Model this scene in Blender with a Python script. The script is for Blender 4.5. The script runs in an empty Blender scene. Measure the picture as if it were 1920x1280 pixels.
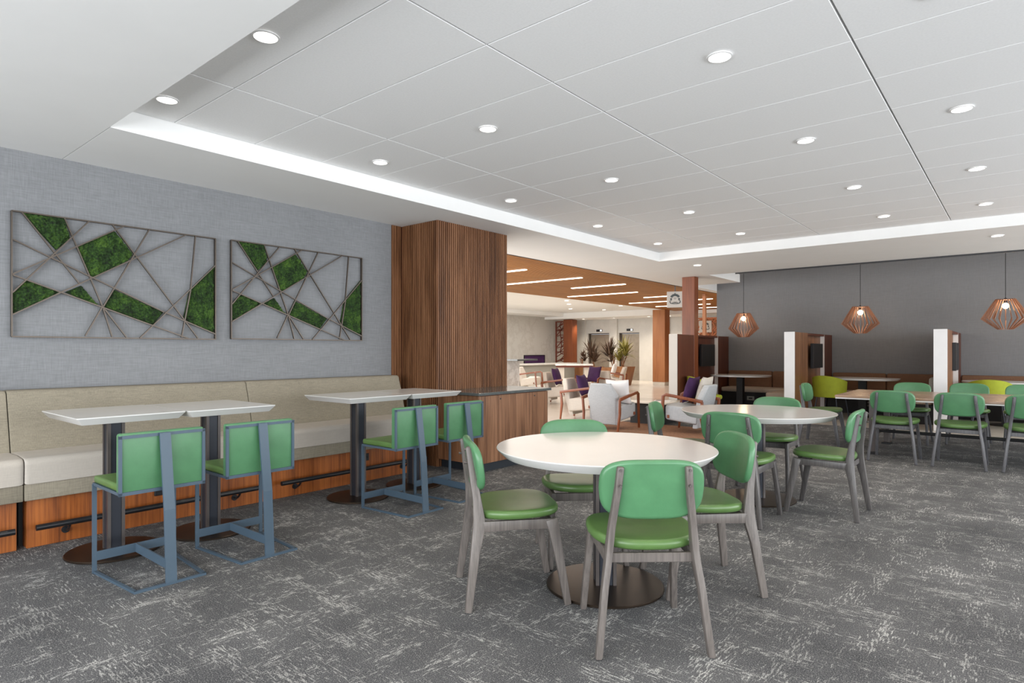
import bpy, bmesh, math, random
from mathutils import Vector, Matrix, noise
random.seed(7)
PI = math.pi
C = bpy.context.scene.collection
S = bpy.context.scene

# ------------------------------------------------------------ camera, world, daylight, exposure
cam = bpy.data.cameras.new('camera'); co = bpy.data.objects.new('camera', cam); C.objects.link(co)
cam.sensor_fit = 'HORIZONTAL'; cam.sensor_width = 36.0; cam.lens = 36.0 * 1149.4 / 1920.0
cam.shift_x = 0.0; cam.shift_y = 16.5 / 1920.0; cam.clip_start = 0.05; cam.clip_end = 100
co.location = (0, 0, 1.27); co.rotation_euler = (PI / 2, 0, math.radians(39.75))
S.camera = co

w = bpy.data.worlds.new('sky'); S.world = w; w.use_nodes = True
bg = w.node_tree.nodes['Background']; bg.inputs[0].default_value = (0.80, 0.90, 1.0, 1); bg.inputs[1].default_value = 1.6

S.view_settings.view_transform = 'Standard'; S.view_settings.look = 'None'
S.view_settings.gamma = 1; S.view_settings.use_curve_mapping = False
S.view_settings.exposure = 0.34
S.cycles.use_denoising = True
S.cycles.max_bounces = 8; S.cycles.diffuse_bounces = 5; S.cycles.sample_clamp_indirect = 6
S.cycles.caustics_reflective = False; S.cycles.caustics_refractive = False

def area(name, loc, rot, sx, sy, power, col):
    l = bpy.data.lights.new(name, 'AREA'); l.shape = 'RECTANGLE'; l.size = sx; l.size_y = sy
    l.energy = power; l.color = col
    o = bpy.data.objects.new(name, l); C.objects.link(o); o.location = loc; o.rotation_euler = rot
    return o
DAY = (0.96, 0.98, 1.0)
# daylight entering the window openings behind and to the right of the camera
area('daylight_back', (-0.6, -2.9, 1.45), (PI / 2 + .12, 0, 0), 7.6, 2.2, 300, DAY)
area('daylight_right', (4.9, 6.2, 1.35), (PI / 2 - .02, 0, PI / 2), 15, 2.2, 490, DAY)
# unseen area lamp lighting the lobby from behind the left wall
area('lobby_side_lamp', (-11, 5.3, 1.5), (PI / 2, 0, 0), 8.5, 2.2, 330, (1.0, .97, .93))

# ------------------------------------------------------------ materials
def mat(name):
    m = bpy.data.materials.new(name); m.use_nodes = True
    nt = m.node_tree; b = nt.nodes['Principled BSDF']
    return m, nt, b
def N(nt, t, **k):
    n = nt.nodes.new(t)
    for a, v in k.items(): setattr(n, a, v)
    return n
def coords(nt, scale, rot=(0, 0, 0)):
    tc = N(nt, 'ShaderNodeTexCoord'); mp = N(nt, 'ShaderNodeMapping')
    mp.inputs['Scale'].default_value = scale; mp.inputs['Rotation'].default_value = rot
    nt.links.new(tc.outputs['Object'], mp.inputs['Vector'])
    return mp.outputs['Vector']
def tex(nt, vec, scale=1, detail=2, rough=.5):
    n = N(nt, 'ShaderNodeTexNoise'); n.inputs['Scale'].default_value = scale
    n.inputs['Detail'].default_value = detail; n.inputs['Roughness'].default_value = rough
    nt.links.new(vec, n.inputs['Vector']); return n.outputs['Fac']
def ramp(nt, fac, stops):
    r = N(nt, 'ShaderNodeValToRGB'); e = r.color_ramp.elements
    while len(e) < len(stops): e.new(0.5)
    for i, (p, c) in enumerate(stops):
        e[i].position = p; e[i].color = c if len(c) == 4 else (*c, 1)
    nt.links.new(fac, r.inputs['Fac']); return r.outputs['Color']
def math_(nt, op, a, b=None):
    n = N(nt, 'ShaderNodeMath', operation=op)
    for i, v in enumerate((a, b)):
        if v is None: continue
        if isinstance(v, (int, float)): n.inputs[i].default_value = v
        else: nt.links.new(v, n.inputs[i])
    return n.outputs[0]
def bump(nt, b, h, dist=.002, strength=.4):
    n = N(nt, 'ShaderNodeBump'); n.inputs['Distance'].default_value = dist; n.inputs['Strength'].default_value = strength
    nt.links.new(h, n.inputs['Height']); nt.links.new(n.outputs[0], b.inputs['Normal'])
def plain(name, col, rough=.5, metal=0, var=.06, vs=6, bscale=0, bd=.001, spec=None, coat=0):
    m, nt, b = mat(name)
    v = coords(nt, (1, 1, 1)); f = tex(nt, v, vs, 4, .6)
    nt.links.new(ramp(nt, f, [(.3, [c * (1 - var) for c in col]), (.7, [min(1, c * (1 + var)) for c in col])]), b.inputs['Base Color'])
    b.inputs['Roughness'].default_value = rough; b.inputs['Metallic'].default_value = metal
    if spec is not None: b.inputs['Specular IOR Level'].default_value = spec
    if coat: b.inputs['Coat Weight'].default_value = coat; b.inputs['Coat Roughness'].default_value = .08
    if bscale: bump(nt, b, tex(nt, v, bscale, 3, .6), bd)
    return m
def wood(name, c1, c2, axis='z', rough=.4, fine=70, c3=None):
    m, nt, b = mat(name)
    sc = {'z': (fine, fine, 1.6), 'x': (1.6, fine, fine), 'y': (fine, 1.6, fine)}[axis]
    sb = tuple(s * .12 if s > 5 else s * .5 for s in sc)
    f = tex(nt, coords(nt, sc), 1, 5, .65); g = tex(nt, coords(nt, sb), 1, 3, .5)
    h = math_(nt, 'ADD', math_(nt, 'MULTIPLY', f, .6), math_(nt, 'MULTIPLY', g, .4))
    st = [(.36, c1), (.62, c2)]
    if c3: st = [(.34, c3), (.47, c1), (.62, c2)]
    nt.links.new(ramp(nt, h, st), b.inputs['Base Color'])
    b.inputs['Roughness'].default_value = rough
    bump(nt, b, f, .0006, .3)
    return m
def weave(name, col, var=.16, s=260, rough=.85, blotch=.06):
    m, nt, b = mat(name)
    a = tex(nt, coords(nt, (s * .06, s * .06, s)), 1, 3, .6); c = tex(nt, coords(nt, (s, s, s * .06)), 1, 3, .6)
    g = tex(nt, coords(nt, (1, 1, 1)), 1.3, 3, .5)
    h = math_(nt, 'MULTIPLY', math_(nt, 'ADD', a, c), .5)
    h2 = math_(nt, 'ADD', h, math_(nt, 'MULTIPLY', math_(nt, 'SUBTRACT', g, .5), blotch))
    nt.links.new(ramp(nt, h2, [(.35, [k * (1 - var) for k in col]), (.65, [min(1, k * (1 + var)) for k in col])]), b.inputs['Base Color'])
    b.inputs['Roughness'].default_value = rough; b.inputs['Specular IOR Level'].default_value = .2
    bump(nt, b, h, .001, .3)
    return m
def glow(name, col, strength):
    m, nt, b = mat(name)
    b.inputs['Base Color'].default_value = (*col, 1); b.inputs['Emission Color'].default_value = (*col, 1)
    b.inputs['Emission Strength'].default_value = strength
    return m
def carpet_mat():
    m, nt, b = mat('carpet')
    A = tex(nt, coords(nt, (20, 115, 1)), 1, 2, .5); B = tex(nt, coords(nt, (115, 20, 1)), 1, 2, .5)
    blotch = tex(nt, coords(nt, (1, 1, 1)), 1.6, 3, .55); grit = tex(nt, coords(nt, (1, 1, 1)), 190, 2, .7)
    blA = tex(nt, coords(nt, (2.4, 8, 1)), 1, 4, .6); blB = tex(nt, coords(nt, (8, 2.4, 1)), 1.1, 4, .6)
    sA = ramp(nt, math_(nt, 'ADD', A, math_(nt, 'MULTIPLY', math_(nt, 'SUBTRACT', blA, .5), .85)), [(.60, (0, 0, 0)), (.70, (1, 1, 1))])
    sB = ramp(nt, math_(nt, 'ADD', B, math_(nt, 'MULTIPLY', math_(nt, 'SUBTRACT', blB, .5), .85)), [(.60, (0, 0, 0)), (.70, (1, 1, 1))])
    st = math_(nt, 'MAXIMUM', sA, sB)
    br = ramp(nt, grit, [(.38, (0, 0, 0)), (.60, (1, 1, 1))])
    st = math_(nt, 'MULTIPLY', st, br)
    st = math_(nt, 'MULTIPLY', st, ramp(nt, blotch, [(.35, (.45, .45, .45)), (.6, (1, 1, 1))]))
    st = math_(nt, 'MAXIMUM', st, math_(nt, 'MULTIPLY', ramp(nt, grit, [(.56, (0, 0, 0)), (.70, (1, 1, 1))]), .42))
    mx = N(nt, 'ShaderNodeMixRGB'); nt.links.new(st, mx.inputs[0])
    base = ramp(nt, math_(nt, 'ADD', math_(nt, 'MULTIPLY', blotch, .35), math_(nt, 'MULTIPLY', grit, .65)), [(.33, (.034, .035, .039)), (.67, (.160, .158, .160))])
    nt.links.new(base, mx.inputs[1]); mx.inputs[2].default_value = (.60, .59, .56, 1)
    nt.links.new(mx.outputs[0], b.inputs['Base Color']); b.inputs['Roughness'].default_value = .95
    b.inputs['Specular IOR Level'].default_value = .1
    bump(nt, b, grit, .006, .6)
    return m
def moss_mat():
    m, nt, b = mat('moss')
    f = tex(nt, coords(nt, (1, 1, 1)), 70, 5, .75); g = tex(nt, coords(nt, (1, 1, 1)), 9, 2, .5)
    h = math_(nt, 'ADD', math_(nt, 'MULTIPLY', f, .65), math_(nt, 'MULTIPLY', g, .35))
    nt.links.new(ramp(nt, h, [(.38, (.003, .006, .002)), (.5, (.020, .060, .007)), (.63, (.085, .17, .018))]), b.inputs['Base Color'])  # near-black stop paints shade into the moss crevices
    b.inputs['Roughness'].default_value = .9; bump(nt, b, f, .01, 1)
    return m
def marble(name, col, vein):
    m, nt, b = mat(name)
    f = tex(nt, coords(nt, (1, 1, 1)), 1.1, 6, .65)
    v = math_(nt, 'ABSOLUTE', math_(nt, 'SUBTRACT', f, .5))
    nt.links.new(ramp(nt, v, [(.0, vein), (.05, col)]), b.inputs['Base Color'])
    b.inputs['Roughness'].default_value = .25
    return m

M = {}
M['ceil_paint'] = plain('ceiling_paint', (.85, .85, .84), .85, var=.015, vs=2)
M['panel'] = plain('ceiling_panel_white', (.87, .87, .87), .9, var=.03, vs=90, bscale=300, bd=.0006)
M['grid'] = plain('ceiling_grid_metal', (.55, .55, .55), .5)
M['greywall'] = weave('grey_linen_wallcovering', (.222, .227, .236), .15, 150, .85, .25)
M['greywall_far'] = weave('charcoal_grey_wallcovering', (.18, .18, .185), .08, 120)
M['artback'] = M['greywall']
M['carpet'] = carpet_mat()
M['tile'] = plain('pale_stone_tile', (.66, .61, .54), .18, var=.06, vs=2.5)
M['rug'] = plain('brown_woven_rug', (.26, .13, .07), .9, var=.3, vs=22, bscale=200)
M['walnut'] = wood('walnut_veneer', (.19, .085, .040), (.34, .17, .09), 'z', .38, 55, (.07, .028, .014))
M['walnut_base'] = wood('walnut_banquette_base', (.27, .075, .015), (.44, .135, .028), 'z', .33, 60, (.12, .032, .008))
M['slat'] = wood('walnut_slats', (.17, .072, .030), (.29, .135, .064), 'z', .45, 45, (.075, .029, .012))
M['slatw'] = M['slat']
M['redwood'] = wood('red_brown_cladding', (.13, .032, .009), (.22, .058, .016), 'z', .45, 40)
M['orangewood'] = wood('warm_timber_cladding', (.30, .10, .025), (.42, .16, .045), 'z', .45, 40)
M['woodceil'] = wood('warm_timber_slats', (.30, .110, .016), (.44, .180, .030), 'y', .5, 30)
M['darkwood'] = wood('dark_walnut_panel', (.065, .018, .010), (.12, .035, .017), 'z', .45, 40)
M['tablewood'] = wood('light_walnut_tabletop', (.25, .145, .09), (.40, .26, .17), 'x', .25, 40)
M['chairwood'] = wood('grey_stained_oak', (.080, .068, .062), (.165, .144, .130), 'z', .42, 90)
M['chairwood2'] = wood('dark_grey_stained_oak', (.055, .055, .060), (.12, .118, .125), 'z', .34, 90)
M['chairwood3'] = wood('mid_grey_stained_oak', (.050, .046, .046), (.118, .108, .104), 'z', .36, 90)
M['arm'] = wood('teak_arm', (.15, .038, .012), (.25, .070, .024), 'z', .35, 60)
M['green_warm_lit'] = plain('green_leather_warm_lit', (.085, .163, .046), .34, var=.10, vs=9, bscale=180, bd=.0004)  # seat leather yellowed against the backs: warm light from above painted in
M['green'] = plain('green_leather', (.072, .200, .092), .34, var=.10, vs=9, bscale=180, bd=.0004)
M['lime'] = plain('lime_green_fabric', (.32, .36, .02), .8, var=.1, bscale=150)
M['steel'] = plain('blue_grey_powder_coat', (.058, .092, .128), .42, var=.04)
M['ped'] = plain('dark_pedestal_metal', (.030, .034, .045), .38, metal=.3)
M['pedstrip'] = plain('taupe_pedestal_strip', (.11, .095, .09), .4, metal=.5)
M['base'] = plain('bronze_base_metal', (.055, .040, .030), .34, metal=.85, var=.15, vs=3)
M['black'] = plain('black_metal', (.012, .012, .014), .35)
M['blackm'] = plain('matt_black', (.010, .009, .009), .7)
M['quartz'] = plain('white_quartz', (.60, .59, .575), .18, var=.02, vs=3)
M['white'] = plain('white_laminate', (.78, .76, .75), .45, var=.02)
M['cream'] = weave('cream_seat_fabric', (.50, .455, .40), .06, 250, .8, .3)
M['olive'] = weave('taupe_linen_fabric', (.265, .235, .180), .20, 250, .85, .3)
M['boothback'] = weave('brown_booth_fabric', (.16, .085, .05), .12, 120)
M['boothseat'] = weave('beige_booth_fabric', (.42, .34, .27), .08, 120)
M['boothgrey'] = weave('grey_booth_fabric', (.25, .24, .21), .1, 120)
M['armfab'] = weave('pale_grey_tweed', (.46, .47, .48), .12, 200, .9, .2)
M['armcream'] = weave('cream_tweed', (.58, .53, .47), .1, 200, .9, .2)
M['purple'] = plain('purple_velvet', (.040, .007, .060), .8, var=.2)
M['counter'] = plain('dark_stone_counter', (.09, .10, .10), .16, var=.15, vs=30)
M['kick'] = plain('dark_toe_kick', (.022, .028, .036), .5)
M['bronze'] = plain('dark_bronze_bar', (.085, .068, .055), .35, metal=.7)
M['moss'] = moss_mat()
M['copper'] = wood('copper_veneer_slat', (.20, .085, .045), (.35, .17, .10), 'z', .4, 60)
M['marble'] = marble('white_veined_marble', (.80, .78, .75), (.6, .57, .54))
M['stone'] = marble('grey_travertine', (.53, .51, .47), (.48, .45, .41))
M['elev_door'] = plain('bronze_elevator_door', (.36, .31, .25), .35, metal=.5, var=.1)
M['elev_wall'] = plain('pale_stone_cladding', (.62, .61, .58), .4, var=.05, vs=3)
M['screenred'] = plain('red_brown_lacquer', (.14, .028, .014), .4)
M['orange'] = plain('orange_lacquer', (.45, .12, .02), .45)
M['leaf1'] = plain('yellow_green_leaf', (.22, .19, .04), .5, var=.4, vs=20)
M['leaf2'] = plain('dark_red_green_leaf', (.09, .05, .03), .5, var=.4, vs=20)
M['planter'] = wood('rust_brown_planter', (.22, .09, .035), (.34, .15, .06), 'z', .5, 12)
M['sign'] = plain('pale_sign_panel', (.50, .47, .43), .5, var=.02)
M['signink'] = plain('dark_grey_sign_ink', (.05, .06, .06), .5)
M['lens'] = glow('downlight_lens', (1, .96, .90), 2.6)
M['led'] = glow('linear_led', (1, .86, .68), 5.0)
M['bulb'] = glow('pendant_bulb', (1, .75, .48), 40)
M['indicator'] = glow('elevator_indicator', (1, 1, 1), 1.2)
M['ring'] = plain('white_trim_ring', (.8, .8, .8), .4)

# ------------------------------------------------------------ helpers
def obj(name, bm, m, parent=None, smooth=35, loc=None):
    me = bpy.data.meshes.new(name); bmesh.ops.recalc_face_normals(bm, faces=bm.faces)
    bm.to_mesh(me); bm.free()
    me.materials.append(m)
    if smooth:
        me.shade_smooth(); me.set_sharp_from_angle(angle=math.radians(smooth))
    o = bpy.data.objects.new(name, me); C.objects.link(o)
    if parent: o.parent = parent
    if loc: o.location = loc
    return o
def thing(name, label, cat, loc=(0, 0, 0), rz=0, group=None):
    o = bpy.data.objects.new(name, None); C.objects.link(o); o.empty_display_size = .1
    o.location = loc; o.rotation_euler = (0, 0, rz); o['label'] = label; o['category'] = cat
    if group: o['group'] = group
    return o
def tag(o, label, cat, group=None):
    o['label'] = label; o['category'] = cat
    if group: o['group'] = group
    return o
def struct(name, bm, m, label=None, parent=None, smooth=None):
    o = obj(name, bm, m, parent, smooth)
    if not parent:
        o['kind'] = 'structure'
        if label: o['label'] = label
    return o
def dup(root, loc, rz, label, group=None):
    r = root.copy(); C.objects.link(r); r.location = loc; r.rotation_euler = (0, 0, rz); r['label'] = label
    if group: r['group'] = group
    for ch in list(root.children):
        c = ch.copy(); C.objects.link(c); c.parent = r
        for g in list(ch.children):
            d = g.copy(); C.objects.link(d); d.parent = c
    return r
def box(bm, x0, x1, y0, y1, z0, z1, bev=0, seg=2):
    r = bmesh.ops.create_cube(bm, size=1)
    vs = r['verts']
    for v in vs:
        v.co = Vector((x0 + (v.co.x + .5) * (x1 - x0), y0 + (v.co.y + .5) * (y1 - y0), z0 + (v.co.z + .5) * (z1 - z0)))
    if bev:
        es = {e for v in vs for e in v.link_edges}
        bmesh.ops.bevel(bm, geom=list(es), offset=bev, segments=seg, affect='EDGES', profile=.5)
    return bm
def B(*a, **k): return box(bmesh.new(), *a, **k)
def loft(bm, loops, caps=True):
    vs = [[bm.verts.new(p) for p in l] for l in loops]
    n = len(vs[0])
    for a, b in zip(vs, vs[1:]):
        for i in range(n): bm.faces.new((a[i], a[(i + 1) % n], b[(i + 1) % n], b[i]))
    if caps: bm.faces.new(vs[0][::-1]); bm.faces.new(vs[-1])
    return bm
def lathe(bm, prof, n=32, c=(0, 0, 0)):
    return loft(bm, [[(c[0] + r * math.cos(2 * PI * i / n), c[1] + r * math.sin(2 * PI * i / n), c[2] + z) for i in range(n)] for r, z in prof])
def tube(bm, pts, r, n=8):
    pts = [Vector(p) for p in pts]; loops = []
    up = None
    for i, p in enumerate(pts):
        d = (pts[min(i + 1, len(pts) - 1)] - pts[max(i - 1, 0)]).normalized()
        if up is None: up = Vector((0, 0, 1)) if abs(d.z) < .9 else Vector((1, 0, 0))
        a = d.cross(up).normalized(); b = a.cross(d).normalized(); up = b
        rr = r[i] if isinstance(r, (list, tuple)) else r
        loops.append([p + rr * (math.cos(2 * PI * k / n) * a + math.sin(2 * PI * k / n) * b) for k in range(n)])
    return loft(bm, loops)
def bar(bm, a, b, w, t, nrm):
    """rectangular bar from a to b; w measured across in the plane normal to nrm, t along nrm"""
    a = Vector(a); b = Vector(b); d = (b - a).normalized(); n = Vector(nrm).normalized(); s = d.cross(n).normalized(); n = s.cross(d)
    L = [[p + s * w / 2 * i + n * t / 2 * j for i, j in ((-1, -1), (1, -1), (1, 1), (-1, 1))] for p in (a, b)]
    return loft(bm, L)
def board(pts, t, bev=.004):
    """side-frame board: stations (x, y, z, width); width lies in the YZ plane, t along X"""
    bm = bmesh.new(); loops = []
    for i, (x, y, z, wd) in enumerate(pts):
        q = pts[min(i + 1, len(pts) - 1)]; p = pts[max(i - 1, 0)]
        d = Vector((0, q[1] - p[1], q[2] - p[2])).normalized(); n = Vector((0, -d.z, d.y))
        c = Vector((x, y, z))
        loops.append([c + n * wd / 2 * a + Vector((t / 2 * b, 0, 0)) for a, b in ((-1, -1), (1, -1), (1, 1), (-1, 1))])
    loft(bm, loops)
    if bev: bmesh.ops.bevel(bm, geom=[e for e in bm.edges], offset=bev, segments=2, affect='EDGES', profile=.5)
    return bm
def rrect(w, h, r, n=6, cx=0, cy=0):
    out = []
    for k, (sx, sy) in enumerate(((1, 1), (-1, 1), (-1, -1), (1, -1))):
        for i in range(n + 1):
            a = PI / 2 * k + PI / 2 * i / n
            out.append((cx + sx * (w / 2 - r) + r * math.cos(a), cy + sy * (h / 2 - r) + r * math.sin(a)))
    return out
def inset(poly, d):
    n = len(poly); out = []
    for i in range(n):
        a = Vector(poly[i - 1]); b = Vector(poly[i]); c = Vector(poly[(i + 1) % n])
        t = ((b - a).normalized() + (c - b).normalized()).normalized()
        out.append((b.x - t.y * d, b.y + t.x * d))
    return out
def pad(poly, t, r, dome=.006, f=None):
    """cushion: outline poly (ccw), thickness t, edge radius r"""
    bm = bmesh.new(); loops = []
    k = 5
    for i in range(k + 1):
        a = -PI / 2 + PI / 2 * i / k
        loops.append([(x, y, r + r * math.sin(a)) for x, y in inset(poly, r * (1 - math.cos(a)))])
    for i in range(k + 1):
        a = PI / 2 * i / k
        loops.append([(x, y, t - r + r * math.sin(a)) for x, y in inset(poly, r * (1 - math.cos(a)))])
    cx = sum(p[0] for p in poly) / len(poly); cy = sum(p[1] for p in poly) / len(poly)
    last = loops[-1]
    for s_, dz in ((.72, dome * .6), (.4, dome), (.12, dome * 1.1)):
        loops.append([(cx + (x - cx) * s_, cy + (y - cy) * s_, t + dz) for x, y, z in last])
    if f: loops = [[f(*p) for p in l] for l in loops]
    return loft(bm, loops)

# ------------------------------------------------------------ setting
struct('floor', B(-17, 6, -3.2, 24.5, -.12, -.001), M['tile'], 'pale polished stone floor of the lobby')
struct('floor_carpet', B(-5.5, 5.2, -3.1, 11.45, -.012, 0), M['carpet'], 'dark grey carpet with white woven streaks')
# soffit slabs
struct('ceiling', B(-5.55, 5.2, -3.2, 1.367, 2.695, 2.86), M['ceil_paint'], 'smooth white plaster soffit at the front')
struct('ceiling_left_soffit', B(-5.85, -4.48, 1.373, 9.07, 2.695, 2.86), M['ceil_paint'], 'white plaster soffit along the left wall')
bm = bmesh.new(); box(bm, -5.85, 5.2, 9.07, 11.3, 2.695, 2.86); box(bm, -5.85, -4.55, 11.3, 12.95, 2.695, 2.86); box(bm, -5.85, -5.655, 12.95, 23, 2.695, 2.86)
struct('ceiling_far_soffit', bm, M['ceil_paint'], 'white plaster soffit before the booths')
struct('ceiling_right_soffit', B(4.2, 5.2, 1.373, 9.07, 2.695, 2.86), M['ceil_paint'], 'white plaster soffit on the right')
tray = struct('ceiling_tray', B(-4.6, 4.3, 1.3, 9.15, 2.862, 2.95), M['grid'], 'recessed ceiling of long pale panels')
xs = [-4.48, -3.61, -2.105, -.657, .79, 2.24, 3.69, 4.2]
ys = [1.373, 1.755]
while ys[-1] + .575 < 9.0: ys.append(ys[-1] + .573)
ys.append(9.07)
pm = {}
for i in range(len(xs) - 1):
    for j in range(len(ys) - 1):
        wx, wy = xs[i + 1] - xs[i], ys[j + 1] - ys[j]
        key = (round(wx, 3), round(wy, 3))
        if key not in pm:
            g = .005
            pm[key] = struct('ceiling_panel', B(-wx / 2 + g * 1.0, wx / 2 - g * 1.0, -wy / 2 + g * .6, wy / 2 - g * .6, 0, .028, .002, 1), M['panel'], None, tray)
            o = pm[key]
        else:
            o = pm[key].copy(); C.objects.link(o)
        o.location = ((xs[i] + xs[i + 1]) / 2, (ys[j] + ys[j + 1]) / 2, 2.832)
# booth bay pocket above the soffit level
bm = bmesh.new(); box(bm, -5.7, 5.2, 11.2, 14.6, 3.42, 3.5); box(bm, -4.65, -4.552, 11.3, 12.9, 2.86, 3.42); box(bm, -4.65, 5.2, 11.2, 11.298, 2.862, 3.42)
struct('ceiling_booth_bay', bm, M['ceil_paint'], 'raised white ceiling over the booths')
struct('trim_1', B(-4.05, 5.2, 11.285, 11.3, 2.670, 2.694), M['black'], 'black shadow line at the soffit edge')
bm = bmesh.new(); box(bm, -5.6, -5.5, -3.2, 4.47, 0, 2.695)
struct('wall_left', bm, M['greywall'], 'grey linen wall with moss art')
struct('trim_4', B(-5.66, -5.652, 12.955, 14.52, 2.700, 3.42), M['ceil_paint'], 'white edge of the ceiling step')
struct('wall_far', B(-5.655, 5.2, 14.52, 14.64, 0, 3.42), M['greywall_far'], 'charcoal grey wall behind the booths')
# window walls outside the frame
def window_wall(name, horiz, a0, a1, pos, spans, label):
    bm = bmesh.new(); t = .12
    def b_(u0, u1, z0, z1):
        if horiz: box(bm, u0, u1, pos - t, pos, z0, z1)
        else: box(bm, pos, pos + t, u0, u1, z0, z1)
    b_(a0, a1, 0, .3); b_(a0, a1, 2.6, 2.86)
    e = [a0] + [v for s in spans for v in s] + [a1]
    for i in range(0, len(e), 2): b_(e[i], e[i + 1], .3, 2.6)
    return struct(name, bm, M['ceil_paint'], label)
window_wall('wall_back', True, -5.6, 5.2, -3.1, [(-4.6, -2.8), (-2.6, -.8), (-.6, 1.2), (1.4, 3.2)], 'white window wall behind the viewer')
window_wall('wall_right', False, -3.2, 14.6, 5.1, [(-1, 1.4), (1.7, 4.1), (4.4, 6.8), (7.1, 9.5), (9.8, 12.2)], 'white window wall on the right')
k = 0
for s0, s1 in [(-4.6, -2.8), (-2.6, -.8), (-.6, 1.2), (1.4, 3.2)]:
    k += 1; bm = bmesh.new()
    for q in (s0 + .02, (s0 + s1) / 2, s1 - .02): box(bm, q - .025, q + .025, -3.18, -3.13, .3, 2.6)
    struct('window_%d' % k, bm, M['black'], 'black window mullions')
for s0, s1 in [(-1, 1.4), (1.7, 4.1), (4.4, 6.8), (7.1, 9.5), (9.8, 12.2)]:
    k += 1; bm = bmesh.new()
    for q in (s0 + .02, (s0 + s1) / 2, s1 - .02): box(bm, 5.13, 5.18, q - .025, q + .025, .3, 2.6)
    struct('window_%d' % k, bm, M['black'], 'black window mullions')

# lobby shell
struct('wall_fireplace', B(-16.3, -16.1, 5, 23.4, 0, 3.1), M['stone'], 'tall grey stone fireplace wall in the lobby')
bm = bmesh.new()
for x0, x1, z0, z1 in [(-16.3, -14.95, 0, 2.62), (-13.85, -13.38, 0, 2.62), (-12.4, -4.9, 0, 2.62), (-14.95, -13.85, 2.02, 2.62), (-13.38, -12.4, 2.02, 2.62)]:
    box(bm, x0, x1, 23.3, 23.6, z0, z1)
ew = struct('wall_elevator', bm, M['elev_wall'], 'pale stone elevator wall at the far end of the lobby')
struct('wall_lobby_right', B(-5.65, -5.55, 14.65, 23.4, 0, 3.1), M['ceil_paint'], 'white side wall of the lobby')
struct('wall_lobby_near', B(-16.3, -5.6, 4.85, 5.0, 2.7, 3.1), M['ceil_paint'], 'white wall on the near side of the lobby')
struct('ceiling_lobby', B(-16.3, -5.7, 4.9, 23.6, 2.862, 2.95), M['ceil_paint'], 'white lobby ceiling')
bm = bmesh.new(); box(bm, -16.1, -4.98, 21.6, 23.3, 2.62, 2.86); box(bm, -16.1, -15.1, 5, 21.6, 2.72, 2.86)
struct('ceiling_lobby_soffit', bm, M['ceil_paint'], 'white dropped soffit round the lobby ceiling')
wc = struct('ceiling_timber', B(-10.02, -5.862, 5.0, 24.5, 2.80, 2.855), M['blackm'], 'warm timber slat ceiling with linear lights')
bm = bmesh.new(); x = -10.0
while x < -5.92:
    box(bm, x, x + .042, 5.0, 23.2, 2.745, 2.80); x += .06
o = struct('slats', bm, M['woodceil'], None, wc); o['kind'] = 'stuff'
struct('trim_2', B(-5.92, -5.85, 5.0, 23, 2.70, 2.80), M['blackm'], 'dark shadow gap beside the timber ceiling')
for i, (y, x0, x1) in enumerate([(8.75, -8.6, -6.95), (10.44, -9.3, -6.85), (12.08, -8.2, -6.78), (13.93, -9.58, -7.47), (15.5, -8.1, -6.9), (17.1, -9.44, -6.79), (18.95, -9.46, -7.6), (20.5, -8.6, -6.9), (22.2, -8.4, -6.7)]):
    ords = ['nearest', 'second', 'third', 'fourth', 'fifth', 'sixth', 'seventh', 'eighth', 'farthest']
    t = thing('linear_light', 'glowing linear light set across the timber ceiling, %s from the dining room' % ords[i], 'ceiling light', ((x0 + x1) / 2, y, 2.735), 0, 'linear lights in the timber ceiling')
    hl = (x1 - x0) / 2
    obj('diffuser', B(-hl, hl, -.035, .035, -.004, .008), M['led'], t); obj('housing', B(-hl - .01, hl + .01, -.045, .045, .008, .03), M['white'], t)
area('lobby_wash', (-12.6, 17, 2.6), (0, 0, 0), 4, 9, 210, (1, .96, .92))
area('timber_wash', (-7.6, 12.5, 2.68), (0, 0, 0), 2.6, 13, 90, (1, .92, .82))

# elevators
for i, (x0, x1) in enumerate([(-14.95, -13.85), (-13.38, -12.4)]):
    side = ['left', 'right'][i]
    t = thing('elevator_door', '%s-hand bronze elevator door in the pale stone wall' % side, 'elevator door', ((x0 + x1) / 2, 23.5, 0), 0)
    hw = (x1 - x0) / 2
    for s in (-1, 1):
        obj('door_leaf', B(min(0, s * hw * .92), max(0, s * hw * .92), -.02, .02, 0, 1.98, .004, 1), M['elev_door'], t)
    bm = bmesh.new(); box(bm, -hw, -hw * .92, -.12, .03, 0, 2.02); box(bm, hw * .92, hw, -.12, .03, 0, 2.02); box(bm, -hw, hw, -.12, .03, 1.985, 2.02)
    obj('door_frame', bm, M['bronze'], t)
    q = thing('elevator_indicator', 'small black floor indicator above the %s-hand elevator door' % side, 'indicator', ((x0 + x1) / 2 + .05, 23.29, 2.14), 0)
    obj('case', B(-.15, .15, -.02, .01, -.05, .05, .004, 1), M['black'], q)
    obj('lamp', B(.05, .13, -.026, -.018, -.035, .035), M['indicator'], q)
tag(obj('wall_plaque', B(-12.3, -11.98, 23.27, 23.3, 1.28, 1.56, .003, 1), M['elev_door']), 'square brown plaque on the stone wall right of the elevators', 'plaque')
# stone pilasters beside elevators
bm = bmesh.new(); box(bm, -16.0, -15.05, 23.2, 23.3, 0, 2.62); box(bm, -13.8, -13.42, 23.2, 23.3, 0, 2.62); box(bm, -12.35, -11.0, 23.22, 23.3, 0, 2.62)
struct('trim_3', bm, M['elev_wall'], 'pale stone pilasters beside the elevators')
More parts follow.
